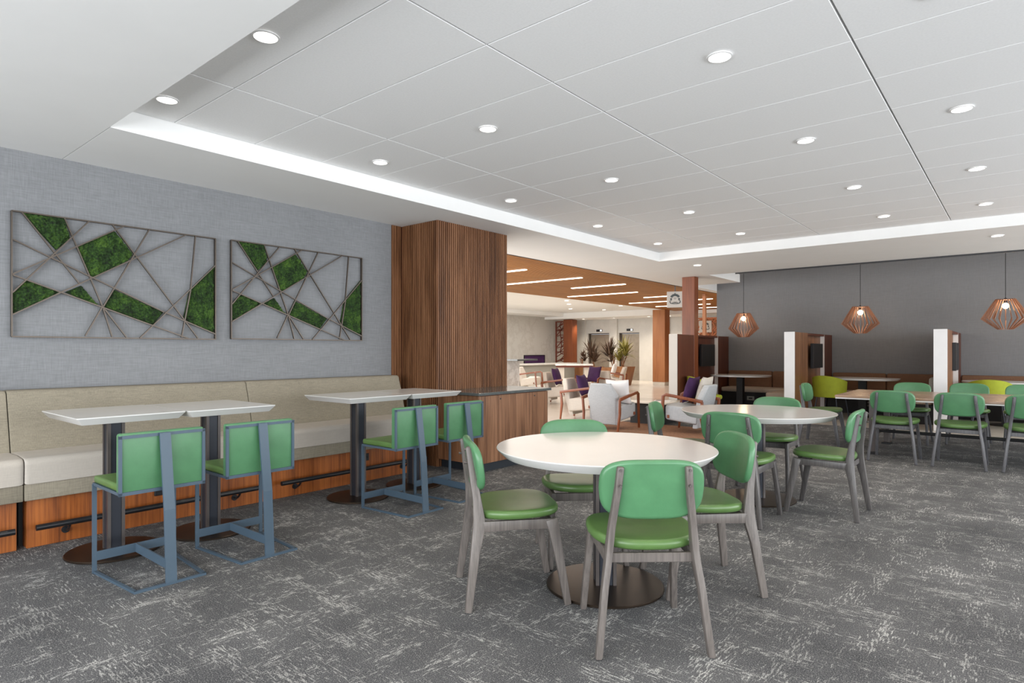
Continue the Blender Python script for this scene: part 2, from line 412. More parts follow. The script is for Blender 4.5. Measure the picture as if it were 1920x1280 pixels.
# fireplace
t = thing('fireplace', 'long dark fireplace opening glowing purple in the stone wall', 'fireplace', (-16.095, 20.85, -.20))
bm = bmesh.new(); box(bm, 0, .03, -.73, .73, .83, .86); box(bm, 0, .03, -.73, .73, 1.24, 1.27); box(bm, 0, .03, -.73, -.70, .86, 1.24); box(bm, 0, .03, .70, .73, .86, 1.24)
obj('surround', bm, M['black'], t)
obj('firebox', B(0, .012, -.70, .70, .86, 1.24), M['purple'], t)

# perforated timber screens
def screen(name, label, loc, rz, wd, z0, z1, m, seed):
    rnd = random.Random(seed); t = thing(name, label, 'screen', loc, rz)
    bm = bmesh.new(); f = .05
    box(bm, 0, wd, -.03, .03, z0, z0 + f); box(bm, 0, wd, -.03, .03, z1 - f, z1); box(bm, 0, f, -.03, .03, z0 + f, z1 - f); box(bm, wd - f, wd, -.03, .03, z0 + f, z1 - f)
    obj('frame', bm, m, t)
    bm = bmesh.new(); nz = int((z1 - z0) / .16); nx = max(2, int(wd / .18)); P_ = {}
    for i in range(nx + 1):
        for j in range(nz + 1):
            jx = 0 if i in (0, nx) else rnd.uniform(-.07, .07); jz = 0 if j in (0, nz) else rnd.uniform(-.07, .07)
            P_[i, j] = (i * wd / nx + jx, 0, z0 + (z1 - z0) * j / nz + jz)
    for i in range(nx + 1):
        for j in range(nz + 1):
            for di, dj in ((1, 0), (0, 1), (1, 1)):
                if (i + di, j + dj) in P_ and rnd.random() < .75 and not (di == 0 and i in (0, nx)) and not (dj == 0 and j in (0, nz)):
                    bar(bm, P_[i, j], P_[i + di, j + dj], .032, .03, (0, 1, 0))
    obj('lattice', bm, m, t)
    return t
screen('lattice_screen', 'red-brown cut-out lattice screen beside the fireplace wall', (-15.93, 22.2, 0), 0, .52, .3, 2.55, M['screenred'], 3)
tag(obj('timber_pier', B(-15.38, -14.93, 22.0, 22.4, 0, 2.60, .006, 1), M['redwood']), 'red-brown timber pier right of the lattice screen', 'pillar')

# ------------------------------------------------------------ slatted column, cabinet
def slats_on(bm, x0, x1, y0, y1, face, z0, z1, pitch=.030, wd=.0155, dp=.014):
    if face in ('-y',):
        n = int((x1 - x0) / pitch)
        for i in range(n):
            x = x0 + (i + .5) * (x1 - x0) / n; box(bm, x - wd / 2, x + wd / 2, y0 - dp, y0 + .001, z0, z1)
    else:
        n = int((y1 - y0) / pitch)
        for i in range(n):
            y = y0 + (i + .5) * (y1 - y0) / n; box(bm, x1 - .001, x1 + dp, y - wd / 2, y + wd / 2, z0, z1)
col = thing('slatted_column', 'big square column clad in narrow vertical walnut slats', 'column', (-5.2, 5.22, 0))
ox, oy = -5.2, 5.22
obj('core', B(-5.6 - ox, -4.912 - ox, 4.632 - oy, 5.80 - oy, 0, 2.693), M['darkwood'], col)
bm = bmesh.new(); slats_on(bm, -5.49 - ox, -4.90 - ox, 4.632 - oy, 0, '-y', .0, 2.692)
o = obj('slats', bm, M['slat'], col, None); o['kind'] = 'stuff'
bm = bmesh.new(); slats_on(bm, 0, -4.912 - ox, 4.622 - oy, 5.80 - oy, '+x', .0, 2.692)
o = obj('slats', bm, M['slat'], col, None); o['kind'] = 'stuff'
bm = bmesh.new(); box(bm, -5.6, -5.512, 4.47, 4.64, 0, 2.695); slats_on(bm, 0, -5.512, 4.475, 4.62, '+x', 0, 2.692)
o = struct('wall_left_slats', bm, M['slat'], 'walnut slat strip at the end of the grey wall')
cab = thing('cabinet', 'low walnut cabinet with dark stone top wrapped round the slatted column', 'cabinet', (-4.6, 5.22, 0))
ox, oy = -4.6, 5.22
obj('body', B(-4.895 - ox, -4.29 - ox, 4.625 - oy, 5.79 - oy, .095, .80), M['darkwood'], cab)
obj('toe_kick', B(-4.895 - ox, -4.325 - ox, 4.68 - oy, 5.76 - oy, 0, .095), M['kick'], cab)
obj('end_panel', B(-4.88 - ox, -4.272 - ox, 4.603 - oy, 4.623 - oy, .095, .80, .002, 1), M['walnut'], cab)
nd = 4
for i in range(nd):
    y0 = 4.606 + i * (5.79 - 4.606) / nd; y1 = 4.606 + (i + 1) * (5.79 - 4.606) / nd
    d = obj('door', B(-4.29 - ox, -4.270 - ox, y0 + .002 - oy, y1 - .002 - oy, .097, .795, .0015, 1), M['walnut'], cab)
    if i in (1, 3):
        bm = bmesh.new(); tube(bm, [(-4.271 - ox, y0 + .04 - oy, .755), (-4.262 - ox, y0 + .04 - oy, .755)], .008, 12)
        obj('lock', bm, M['pedstrip'], d)
obj('countertop', B(-4.898 - ox, -4.245 - ox, 4.575 - oy, 5.83 - oy, .803, .832, .003, 1), M['counter'], cab)

# ------------------------------------------------------------ banquette along the left wall
def banquette(y0, y1, label):
    t = thing('banquette', label, 'banquette', (-5.2, (y0 + y1) / 2, 0), 0, 'banquette sections along the grey wall'); c = (y0 + y1) / 2; ox = -5.2
    h0, h1 = y0 - c + .003, y1 - c - .003
    obj('base_panel', B(-5.0 - ox, -4.9 - ox, h0 + .022, h1 - .022, 0.0, .312, .002, 1), M['walnut_base'], t)
    obj('plinth', B(-5.49 - ox, -5.0 - ox, h0, h1, 0.0, .312), M['blackm'], t)
    obj('seat_border', B(-5.48 - ox, -4.842 - ox, h0, h1, .314, .42, .006, 2), M['olive'], t)
    # seat cushion: rounded front edge swept along Y
    prof = [(-5.30, .42), (-4.835, .42)]
    for a in range(0, 7):
        an = PI / 2 * a / 6; prof.append((-4.875 + .048 * math.cos(an), .540 + .045 * math.sin(an)))
    prof += [(-5.0, .592), (-5.30, .585)]
    obj('seat_cushion', sweep_y(prof, h0, h1, ox, .03), M['cream'], t)
    bp = [(-5.45, .52), (-5.17, .52), (-5.20, .62), (-5.235, .75), (-5.275, .88), (-5.30, .95)]
    for a in range(1, 6):
        an = PI / 2 * a / 5; bp.append((-5.335 + .035 * math.cos(an) , .955 + .04 * math.sin(an)))
    bp += [(-5.42, .995), (-5.46, .98)]
    obj('backrest', sweep_y(bp, h0, h1, ox, .022), M['olive'], t)
    if y1 > 1:
        ra, rb = h0 + .05, h1 - .05
        bm = bmesh.new(); tube(bm, [(-4.80 - ox, ra, .145), (-4.80 - ox, rb, .145)], .019, 14)
        rail = obj('foot_rail', bm, M['black'], t)
        ys_ = [ra + .18, rb - .25] if y1 - y0 < 1.9 else [ra + .18, (ra + rb) / 2, rb - .25]
        for yy in ys_:
            bm = bmesh.new(); tube(bm, [(-4.80 - ox, yy, .13), (-4.82 - ox, yy, .105), (-4.85 - ox, yy, .085), (-4.892 - ox, yy, .08)], .008, 8)
            tube(bm, [(-4.892 - ox, yy, .08), (-4.899 - ox, yy, .08)], .024, 14)
            obj('bracket', bm, M['black'], rail)
    else:
        bm = bmesh.new(); tube(bm, [(-4.80 - ox, h0, .145), (-4.80 - ox, h1 - .03, .145)], .019, 14)
        rail = obj('foot_rail', bm, M['black'], t)
        bm = bmesh.new(); yy = h1 - .14; tube(bm, [(-4.80 - ox, yy, .13), (-4.82 - ox, yy, .105), (-4.85 - ox, yy, .085), (-4.899 - ox, yy, .08)], .009, 8)
        obj('bracket', bm, M['black'], rail)
    return t
def sweep_y(prof, y0, y1, ox, r):
    """profile (x, z) swept along Y with softly rounded ends"""
    bm = bmesh.new(); loops = []
    cx = sum(p[0] for p in prof) / len(prof); cz = sum(p[1] for p in prof) / len(prof)
    for i in range(5):
        a = PI / 2 * i / 4; k = 1 - r * .55 / .25 * (1 - math.sin(a))
        loops.append([(cx + (x - cx) * k - ox, y0 + r * (1 - math.cos(a)) , cz + (z - cz) * k) for x, z in prof])
    loops += [[(p[0], y0 + y1 - p[1], p[2]) for p in l] for l in loops[::-1]]
    return loft(bm, loops)
banquette(-1.4, 1.005, 'taupe-backed banquette section cut off by the left edge of the picture')
banquette(1.005, 2.68, 'taupe and cream banquette section behind the nearest pair of high tables')
banquette(2.68, 4.42, 'taupe and cream banquette section next to the slatted column')
for y, s in ((1.83, 'nearer'), (3.65, 'farther')):
    t = thing('power_outlet', 'small black outlet box on the walnut banquette base, the %s one' % s, 'outlet', (-4.899, y, .235))
    obj('plate', B(0, .012, -.05, .05, -.035, .035, .003, 1), M['black'], t)
    for q in (-.022, .022): obj('socket', B(.011, .0135, q - .012, q + .012, -.014, .014), M['blackm'], t)

# ------------------------------------------------------------ moss art
MOSS = [[(0.056, 0.887), (0.309, 0.887), (0.351, 0.74), (0.262, 0.643)], [(0.388, 0.685), (0.64, 0.843), (0.771, 0.67), (0.731, 0.607), (0.485, 0.445)], [(0.004, 0.303), (0.089, 0.412), (0.301, 0.335), (0.004, 0.155)], [(0.319, 0.336), (0.42, 0.394), (0.538, 0.241)], [(0.565, 0.243), (0.633, 0.383), (1.0, 0.217), (0.918, 0.11)], [(1.414, 0.651), (1.204, 0.414), (1.152, 0.156), (1.414, 0.046)]]
BARS = [[(0.056, 0.887), (0.407, 0.401)], [(0.309, 0.887), (0.554, 0.242)], [(0.554, 0.242), (0.72, 0.005)], [(0.554, 0.242), (0.619, 0.008)], [(0.554, 0.242), (0.44, 0.012)], [(0.008, 0.684), (1.0, 0.217)], [(0.619, 0.887), (1.267, 0.008)], [(0.466, 0.888), (0.004, 0.31)], [(0.71, 0.89), (0.004, 0.44)], [(0.884, 0.888), (0.558, 0.242)], [(1.171, 0.885), (0.004, 0.155)], [(0.004, 0.434), (1.188, 0.004)], [(1.245, 0.887), (1.204, 0.414)], [(1.204, 0.414), (1.131, 0.011)], [(1.414, 0.651), (0.813, 0.002)], [(1.0, 0.217), (1.414, 0.046)]]
def moss_piece(poly, seed):
    bm = bmesh.new()
    vs = [bm.verts.new((0, u, v)) for u, v in poly]; f = bm.faces.new(vs)
    bmesh.ops.triangulate(bm, faces=[f])
    bmesh.ops.subdivide_edges(bm, edges=bm.edges[:], cuts=34, use_grid_fill=True)
    bm.verts.ensure_lookup_table()
    bnd = {v for e in bm.edges if len(e.link_faces) == 1 for v in e.verts}
    for v in bm.verts:
        p = v.co * 1.0; q = Vector((seed, p.y, p.z))
        h = .022 + .018 * noise.noise(q * 26) + .016 * noise.noise(q * 60) + .010 * noise.noise(q * 130)
        v.co.x = .004 if v in bnd else max(.006, h)
        if v not in bnd:
            v.co.y += .004 * noise.noise(q * 90 + Vector((5, 0, 0))); v.co.z += .004 * noise.noise(q * 90 + Vector((0, 9, 0)))
    return bm
def art():
    t = thing('moss_art', 'moss and bronze bar wall art', 'wall art', (-5.498, 1.066, 1.367), 0)
    for u0, v0, u1, v1 in ((0, 0, 1.418, .0), (0, .887, 1.418, .887), (0, 0, 0, .887), (1.418, 0, 1.418, .887)):
        bm = bmesh.new(); bar(bm, (.022, u0, v0), (.022, u1, v1), .009, .028, (1, 0, 0)); obj('frame_bar', bm, M['bronze'], t)
    for i, (a, b) in enumerate(BARS):
        bm = bmesh.new(); bar(bm, (.026 + .0007 * i, *a), (.026 + .0007 * i, *b), .009, .016, (1, 0, 0)); obj('bar', bm, M['bronze'], t, None)
    for i, p in enumerate(MOSS): obj('moss_panel', moss_piece(p, i * 7.3), M['moss'], t, 180)
    return t
a1 = art(); a1['label'] = 'moss and bronze bar wall art nearest the left edge of the picture'
dup(a1, (-5.498, 2.626, 1.375), 0, 'moss and bronze bar wall art next to the slatted column')

# ------------------------------------------------------------ tables
def pedestal(t, rad, h, cw=.085):
    bm = bmesh.new(); lathe(bm, [(rad - .006, 0), (rad, .003), (rad, .010), (rad - .004, .014), (.08, .018)], 48); obj('base_plate', bm, M['base'], t)
    bm = bmesh.new(); box(bm, -cw * .34, cw * .34, -cw / 2, cw / 2, .016, h); box(bm, -cw / 2, cw / 2, -cw * .34, cw * .34, .016, h)
    obj('column', bm, M['ped'], t)
    bm = bmesh.new()
    for sx in (-1, 1):
        for sy in (-1, 1):
            x, y = sx * cw * .46, sy * cw * .46; box(bm, x - .009, x + .009, y - .009, y + .009, .016, h)
    obj('corner_strips', bm, M['pedstrip'], t)
    bm = bmesh.new(); box(bm, -.2, .2, -.02, .02, h - .012, h); box(bm, -.02, .02, -.2, .2, h - .012, h); obj('top_spider', bm, M['black'], t)
def high_table(x, y, label, w=.70, l=.585):
    t = thing('high_table', label, 'table', (x, y, 0), 0, 'high square tables at the banquette')
    pedestal(t, .262, .842)
    e = .030
    bm = bmesh.new(); top = rrect(w, l, .012, 2); bot = rrect(w - 2 * e, l - 2 * e, .01, 2)
    loft(bm, [[(p[0], p[1], .842) for p in bot], [(p[0], p[1], .880) for p in top], [(p[0], p[1], .886) for p in top]])
    obj('tabletop', bm, M['quartz'], t, 20)
    return t
high_table(-4.43, 1.375, 'white-topped high table nearest the left edge of the picture', .72)
high_table(-4.40, 1.965, 'white-topped high table right of the leftmost one and joined to it', .72)
high_table(-4.42, 3.23, 'white-topped high table in front of the banquette end near the slatted column', .66, .64)
high_table(-4.42, 3.865, 'white-topped high table farthest along the banquette, against the walnut cabinet', .66, .61)
def round_table(x, y, r, label, br=.315):
    t = thing('round_table', label, 'table', (x, y, 0), math.radians(40), 'round white dining tables')
    pedestal(t, br, .706, .10)
    bm = bmesh.new(); lathe(bm, [(r - .042, .706), (r - .004, .741), (r, .748), (r - .003, .752)], 96)
    obj('tabletop', bm, M['quartz'], t, 20)
round_table(-1.735, 2.87, .585, 'round white table in the foreground')
round_table(-1.75, 5.38, .62, 'round white table behind the foreground one')

# ------------------------------------------------------------ low bar stools with square green backs
def make_stool(label):
    t = thing('counter_chair', label, 'chair', (0, 0, 0), 0, 'green steel-framed chairs at the high tables')
    S_ = M['steel']
    for s in (-1, 1):
        bm = bmesh.new(); bar(bm, (s * .213, .255, 0), (s * .213, .255, .508), .022, .012, (0, 1, 0)); obj('front_leg', bm, S_, t)
    bm = bmesh.new(); bar(bm, (0, -.258, .0), (0, -.232, .40), .056, .012, (0, 1, 0)); bar(bm, (0, -.232, .40), (0, -.172, .812), .056, .012, (0, 1, 0)); bar(bm, (0, -.176, .812), (0, -.152, .812), .056, .010, (0, 0, 1))
    obj('rear_post', bm, S_, t)
    bm = bmesh.new()
    for s in (-1, 1): bar(bm, (s * .213, .262, .007), (s * .175, -.262, .007), .016, .014, (0, 0, 1))
    bar(bm, (-.183, -.257, .007), (.183, -.257, .007), .016, .014, (0, 0, 1)); obj('floor_frame', bm, S_, t)
    bm = bmesh.new(); bar(bm, (-.207, .252, .096), (.207, .252, .096), .052, .008, (0, 1, 0)); bar(bm, (0, .248, .096), (0, -.245, .096), .052, .008, (1, 0, 0)); obj('stretcher', bm, S_, t)
    bm = bmesh.new()
    for s in (-1, 1): bar(bm, (s * .213, .262, .508), (s * .213, -.15, .508), .012, .016, (0, 0, 1))
    bar(bm, (-.22, .256, .508), (.22, .256, .508), .012, .016, (0, 0, 1)); bar(bm, (-.22, -.155, .508), (.22, -.155, .508), .012, .016, (0, 0, 1)); obj('seat_frame', bm, S_, t)
    bm = pad(rrect(.432, .385, .012, 3, 0, .067), .042, .014, .004, lambda x, y, z: (x, y, z + .515)); obj('seat', bm, M['green_warm_lit'], t, 50)
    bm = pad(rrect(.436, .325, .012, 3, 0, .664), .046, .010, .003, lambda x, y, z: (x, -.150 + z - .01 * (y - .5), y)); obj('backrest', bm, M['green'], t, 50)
    bm = bmesh.new()
    for a, b in (((-.222, -.156, .506), (.222, -.156, .506)), ((-.222, -.156, .808), (.222, -.156, .808)), ((-.214, -.156, .5), (-.214, -.156, .814)), ((.214, -.156, .5), (.214, -.156, .814))):
        bar(bm, a, b, .016, .012, (0, 1, 0))
    obj('back_frame', bm, S_, t)
    return t
st = make_stool('green counter chair at the leftmost high table')
st.location = (-3.812, 1.378, 0); st.rotation_euler.z = PI / 2
dup(st, (-3.812, 1.945, 0), PI / 2, 'green counter chair at the second high table from the left')
dup(st, (-3.830, 3.245, 0), PI / 2, 'green counter chair at the third high table from the left')
dup(st, (-3.850, 3.815, 0), PI / 2, 'green counter chair nearest the walnut cabinet')

# ------------------------------------------------------------ round-backed green dining chairs
def make_chair(mt, label, group):
    t = thing('dining_chair', label, 'chair', (0, 0, 0), 0, group)
    for s in (-1, 1):
        obj('leg', board([(s * .235, -.258, 0, .036), (s * .203, -.220, .28, .048), (s * .188, -.202, .375, .062), (s * .182, -.198, .43, .060), (s * .172, -.208, .53, .044), (s * .150, -.234, .70, .036), (s * .142, -.248, .79, .030)], .030, .008), mt, t)
        lg = obj('leg', board([(s * .225, .243, 0, .034), (s * .212, .205, .22, .044), (s * .201, .178, .37, .055), (s * .196, .165, .425, .064)], .030, .006), mt, t)
        obj('side_rail', board([(s * .187, -.19, .398, .052), (s * .190, .0, .402, .048), (s * .196, .17, .402, .05)], .022, .003), mt, t)
        bm = bmesh.new()
        for z_ in (.775, .71): tube(bm, [(s * .145, -.268, z_), (s * .145, -.235, z_)], .006, 8)
        obj('screw', bm, M['pedstrip'], t)
    bm = bmesh.new(); box(bm, -.19, .19, .15, .172, .378, .424, .003, 1); obj('front_rail', bm, mt, t)
    bm = bmesh.new(); box(bm, -.185, .185, -.20, -.178, .375, .415, .003, 1); obj('rear_rail', bm, mt, t)
    # seat: soft shield outline
    pl = []
    for i in range(40):
        a = 2 * PI * i / 40; c_, s_ = math.cos(a), math.sin(a); n = 2.9
        x = .240 * math.copysign(abs(c_) ** (2 / n), c_); y = .218 * math.copysign(abs(s_) ** (2 / n), s_)
        x *= 1 - .05 * (-y / .218) if y < 0 else 1
        pl.append((x, y + .012))
    obj('seat', pad(pl, .045, .02, .003, lambda x, y, z: (x, y, z + .424 + .012 * (x / .23) ** 2 + .01 * max(0, y) / .2)), M['green_warm_lit'], t, 60)
    def bend(x, y, z):      # x across, y up, z thickness towards the sitter
        return (x, -.222 + z * .98 - (y - .56) * .15 - .0 + .030 * (x / .22) ** 2 , y)
    poly = []
    for i in range(48):
        a = 2 * PI * i / 48; c_, s_ = math.cos(a), math.sin(a); n = 3.6
        x = .224 * math.copysign(abs(c_) ** (2 / n), c_); y = .128 * math.copysign(abs(s_) ** (2 / n), s_)
        x *= 1 - .05 * (-y / .128) if y < 0 else 1
        poly.append((x, y + .688))
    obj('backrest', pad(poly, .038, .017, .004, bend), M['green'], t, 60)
    return t
ch = make_chair(M['chairwood'], 'green round-backed chair in the foreground with its back to the viewer', 'green dining chairs at the round tables')
def put(src, x, y, deg, label, grp=None, used=[]):
    """deg: direction the sitter faces, measured from +X"""
    rz = math.radians(deg - 90)
    if src.name not in used:
        used.append(src.name); src.location = (x, y, 0); src.rotation_euler.z = rz; src['label'] = label
        if grp: src['group'] = grp
        return src
    return dup(src, (x, y, 0), rz, label, grp)
put(ch, -1.333, 2.515, 131.5, 'green round-backed chair in the foreground with its back to the viewer')
put(ch, -2.075, 2.495, 50, 'green round-backed chair seen side-on at the left of the foreground table')
put(ch, -1.365, 3.235, 225, 'green round-backed chair at the right of the foreground table')
put(ch, -2.11, 3.20, 315, 'green round-backed chair behind the foreground table, only back top and seat edge showing')
ch = make_chair(M['chairwood3'], 'x', 'green dining chairs at the round tables'); put(ch, -1.66, 4.72, 90, 'green round-backed chair on the near side of the second round table, back to the viewer')
put(ch, -1.19, 5.33, 180, 'green round-backed chair at the right end of the second round table, standing clear of it')
put(ch, -1.83, 6.02, 270, 'green round-backed chair on the far side of the second round table')
put(ch, -2.28, 5.02, 15, 'green round-backed chair on the left of the second round table, seen edge-on')
c2 = make_chair(M['chairwood2'], 'x', 'green chairs at the long wood table')
put(c2, -1.135, 8.33, 90, 'green chair on the near side of the long wood table, the leftmost')
put(c2, -.522, 8.36, 90, 'green chair on the near side of the long wood table, the middle one')
put(c2, .085, 8.42, 90, 'green chair on near side of the long wood table, at the right picture edge')
put(c2, -2.10, 9.2, 0, 'green chair at the left head of the long wood table')
put(c2, -1.19, 10.05, 270, 'green chair on the far side of the long wood table, the leftmost')
put(c2, -.56, 10.35, 270, 'green chair on far side of the long wood table, right of the white wall end')
put(c2, .05, 10.35, 270, 'green chair on far side of the long wood table, at the right picture edge')

# ------------------------------------------------------------ long communal table
t = thing('communal_table', 'long light walnut table with white edge and steel trestles', 'table', (.2, 9.2, 0))
obj('tabletop', B(-2.0, 2.2, -.72, .72, .685, .713, .003, 1), M['tablewood'], t)
obj('edge_band', B(-1.995, 2.195, -.715, .715, .668, .684, .002, 1), M['white'], t)
for xx in (-1.62, 1.82):
    bm = bmesh.new()
    for s in (-1, 1): box(bm, xx - .035, xx + .035, s * .52 - .025, s * .52 + .025, 0.02, .66, .003, 1)
    box(bm, xx - .03, xx + .03, -.5, .5, .63, .667)
    obj('trestle', bm, M['pedstrip'], t)
    bm = bmesh.new()
    for s in (-1, 1): box(bm, xx - .05, xx + .05, s * .52 - .09, s * .52 + .09, 0, .02)
    obj('foot', bm, M['black'], t)
for yy in (-.30, -.22):
    bm = bmesh.new(); tube(bm, [(-1.6, yy, .255), (1.8, yy, .255)], .014, 10); obj('foot_rail', bm, M['black'], t)
bm = bmesh.new(); box(bm, -1.63, -1.58, -.5, .5, .225, .245); box(bm, 1.78, 1.83, -.5, .5, .225, .245); obj('rail_support', bm, M['black'], t)

# ------------------------------------------------------------ booths
def media_wall(X, label, first):
    """divider with a white near end, walnut sides and a screen in the recess; X is its right face"""
    t = thing('media_wall', label, 'partition', (X, 13.0, 0)); y = lambda v: v - 13.0; T = .173; ht = 1.60
    a = 12.56; b = a
    obj('near_box', B(-T, 0, y(11.69), y(a), 0, ht, .003, 1), M['walnut'] if not first else M['darkwood'], t)
    obj('end_panel', B(-T - .003, .003, y(11.672), y(11.688), .0, ht + .003, .002, 1), M['white'], t)
    obj('back_panel', B(-T, -.075, y(b), y(13.82), 0, ht - .03), M['walnut'] if not first else M['darkwood'], t)
    obj('header', B(-.074, -.001, y(a), y(13.82), ht - .045, ht - .004), M['darkwood'], t)
    obj('far_box', B(-T, 0, y(13.84), y(14.50), 0, ht - .005, .003, 1), M['darkwood'], t)
    obj('far_end_panel', B(-T - .002, .001, y(13.82), y(13.838), 0, ht - .01), M['white'], t)
    q = thing('wall_screen', 'black screen on the %s' % label, 'screen', (X - .02, 13.2, 1.14))
    obj('panel', B(.0, .05, -.37, .38, -.22, .262, .004, 1), M['black'], q)
    obj('mount', B(-.054, .0, -.1, .1, -.08, .1), M['blackm'], q)
    obj('bezel_edge', B(.051, .055, -.375, -.362, -.225, .266), M['pedstrip'], q)
media_wall(-5.36, 'booth divider nearest the lobby, dark walnut', True)
media_wall(-3.13, 'booth divider with a white end left of the middle pendant', False)
media_wall(-.895, 'booth divider with a white end rising behind the long wood table', False)
t = thing('walnut_divider', 'dark walnut divider box in front of the slim column, at the lobby edge', 'partition', (-4.88, 10.85, 0))
obj('body', B(-.078, .078, -.385, .35, 0, 1.56, .004, 1), M['darkwood'], t); obj('end_panel', B(-.08, .08, -.402, -.386, 0, 1.563, .002, 1), M['sign'], t)  # end panel greyer than the white ends: shade painted into its colour
def booth(x0, x1, word, tx):
    t = thing('booth_bench', 'brown-backed bench along the charcoal wall in the %s booth' % word, 'bench', ((x0 + x1) / 2, 14.2, 0), 0, 'booth benches'); h = (x1 - x0) / 2 - .01
    obj('plinth', B(-h, h, -.25, .28, 0, .33), M['blackm'], t)
    bm = pad(rrect(2 * h - .01, .56, .05, 4, 0, -.02), .1, .035, .012, lambda x, y, z: (x, y, z + .332)); obj('seat', bm, M['boothseat'], t, 60)
    for s in (-1, 1):
        w_ = h - .006
        bm = pad(rrect(w_, .38, .04, 4, s * h / 2, .61), .1, .03, .01, lambda x, y, z: (x, .28 - z, y)); obj('back_cushion', bm, M['boothback'], t, 60)
    t = thing('side_bench', 'beige bench against the right-hand divider of the %s booth' % word, 'bench', (x1 - .35, 13.1, 0), 0, 'booth side benches')
    obj('plinth', B(-.25, .33, -.50, .80, 0, .33), M['blackm'], t)
    bm = pad(rrect(.56, 1.28, .06, 4, .02, .14), .1, .035, .012, lambda x, y, z: (x, y, z + .332)); obj('seat', bm, M['boothseat'], t, 60)
    bm = pad(rrect(.92, .38, .08, 5, .02, .61), .10, .04, .01, lambda x, y, z: (.33 - z - .05 * (y - .45) * 0, x, y)); obj('back_cushion', bm, M['boothgrey'], t, 60)
    t = thing('booth_table', 'pale rounded booth table on a black column in the %s booth' % word, 'table', (tx, 13.3, 0), 0, 'booth tables')
    pl = []
    hw = .61; hd = .46
    for i in range(48):
        a = 2 * PI * i / 48; c_, s_ = math.cos(a), math.sin(a); n = 2.8
        pl.append((hw * math.copysign(abs(c_) ** (2 / n), c_), hd * math.copysign(abs(s_) ** (2 / n), s_)))
    bm = bmesh.new(); loft(bm, [[(p[0] * .97, p[1] * .97, .705) for p in pl], [(p[0], p[1], .720) for p in pl], [(p[0], p[1], .74) for p in pl]])
    obj('tabletop', bm, M['quartz'], t, 30)
    obj('column', B(-.065, .065, -.065, .065, .02, .705), M['blackm'], t)
    bm = bmesh.new(); lathe(bm, [(.24, 0), (.24, .012), (.07, .02)], 32); obj('base_plate', bm, M['blackm'], t)
    q = thing('floor_outlet', 'small pale outlet plate on the black bench plinth of the %s booth' % word, 'outlet', (tx, 13.946, .20))
    obj('plate', B(-.08, .08, -.01, 0, -.045, .045, .003, 1), M['boothgrey'], q); obj('socket', B(-.04, .04, -.012, -.009, -.015, .015), M['blackm'], q)
booth(-5.34, -3.32, 'left', -4.66); booth(-3.11, -1.11, 'middle', -2.34); booth(-.90, 1.1, 'right', -.20)
# lime tub chairs
def lime(x, y, deg, label):
    t = thing('tub_chair', label, 'chair', (x, y, 0), math.radians(deg - 90), 'lime tub chairs in the booths')
    out = []; n = 15
    bm = bmesh.new(); loops = []
    for i in range(n):
        a = PI * (1.0 + i / (n - 1)); cx, cy = .27 * math.cos(a), .25 * math.sin(a) * 1.05
        top = .70 + .10 * math.sin(PI * i / (n - 1)); nx, ny = math.cos(a), math.sin(a)
        loops.append([(cx - nx * .025, cy - ny * .025, .40), (cx + nx * .025, cy + ny * .025, .40), (cx * 1.07 + nx * .025, cy * 1.12 + ny * .025, top - .01), (cx * 1.07, cy * 1.12, top), (cx * 1.07 - nx * .025, cy * 1.12 - ny * .025, top - .01)])
    loft(bm, loops); obj('shell', bm, M['lime'], t, 60)
    obj('seat', pad(rrect(.50, .48, .12, 5, 0, .03), .08, .03, .01, lambda x, y, z: (x, y, z + .385)), M['lime'], t, 60)
    for sx in (-1, 1):
        for sy in (-1, 1):
            bm = bmesh.new(); tube(bm, [(sx * .18, sy * .17 + .02, .39), (sx * .23, sy * .21 + .02, 0)], .011, 8); obj('leg', bm, M['ped'], t)
    return t
lime(-2.78, 12.75, 75, 'lime green tub chair beside the divider with the white end left of the middle pendant')
lime(-4.47, 10.90, 40, 'lime green tub chair half hidden behind the purple pillow and armchair')
lime(-.42, 12.75, 95, 'lime green tub chair behind the long wood table, at the right of the picture')

# pendants
def make_pendant(x, y, z, r, label):
    t = thing('pendant_lamp', label, 'pendant lamp', (x, y, z), 0, 'slatted copper pendant lamps'); n = 24
    h = .515
    for i in range(n):
        a = 2 * PI * i / n
        bm = bmesh.new()
        pr = [(.14, h), (r, .185), (.112, 0)]; pi_ = [(.115, h), (r - .034, .187), (.088, 0)]
        loops = []
        for (ro, zo), (ri, zi) in zip(pr, pi_):
            loops.append([(ri, -.0035, zi), (ro, -.0035, zo), (ro, .0035, zo), (ri, .0035, zi)])
        loft(bm, loops); bmesh.ops.rotate(bm, verts=bm.verts, cent=(0, 0, 0), matrix=Matrix.Rotation(a, 3, 'Z'))
        obj('slat', bm, M['copper'], t, None)
    bm = bmesh.new(); lathe(bm, [(.115, h - .02), (.13, h - .02), (.13, h - .008), (.115, h - .008)], 24); obj('top_ring', bm, M['copper'], t)
    bm = bmesh.new(); lathe(bm, [(.001, h - .075), (.022, h - .07), (.022, h), (.010, h + .02), (.001, h + .02)], 16); obj('lamp_holder', bm, M['black'], t)
    bm = bmesh.new(); bmesh.ops.create_uvsphere(bm, u_segments=20, v_segments=12, radius=.046); bmesh.ops.translate(bm, verts=bm.verts, vec=(0, 0, h - .115)); obj('bulb', bm, M['bulb'], t)
    bm = bmesh.new(); tube(bm, [(0, 0, h + .01), (0, 0, 3.41 - z)], .005, 8); obj('cord', bm, M['blackm'], t)
    bm = bmesh.new(); lathe(bm, [(.055, 3.385 - z), (.055, 3.42 - z)], 24); obj('canopy', bm, M['blackm'], t)
    l = bpy.data.lights.new('pendant_light', 'POINT'); l.energy = 6; l.color = (1, .72, .42); l.shadow_soft_size = .04
    lo = bpy.data.objects.new('pendant_light', l); C.objects.link(lo); lo.location = (x, y, z + h - .17)
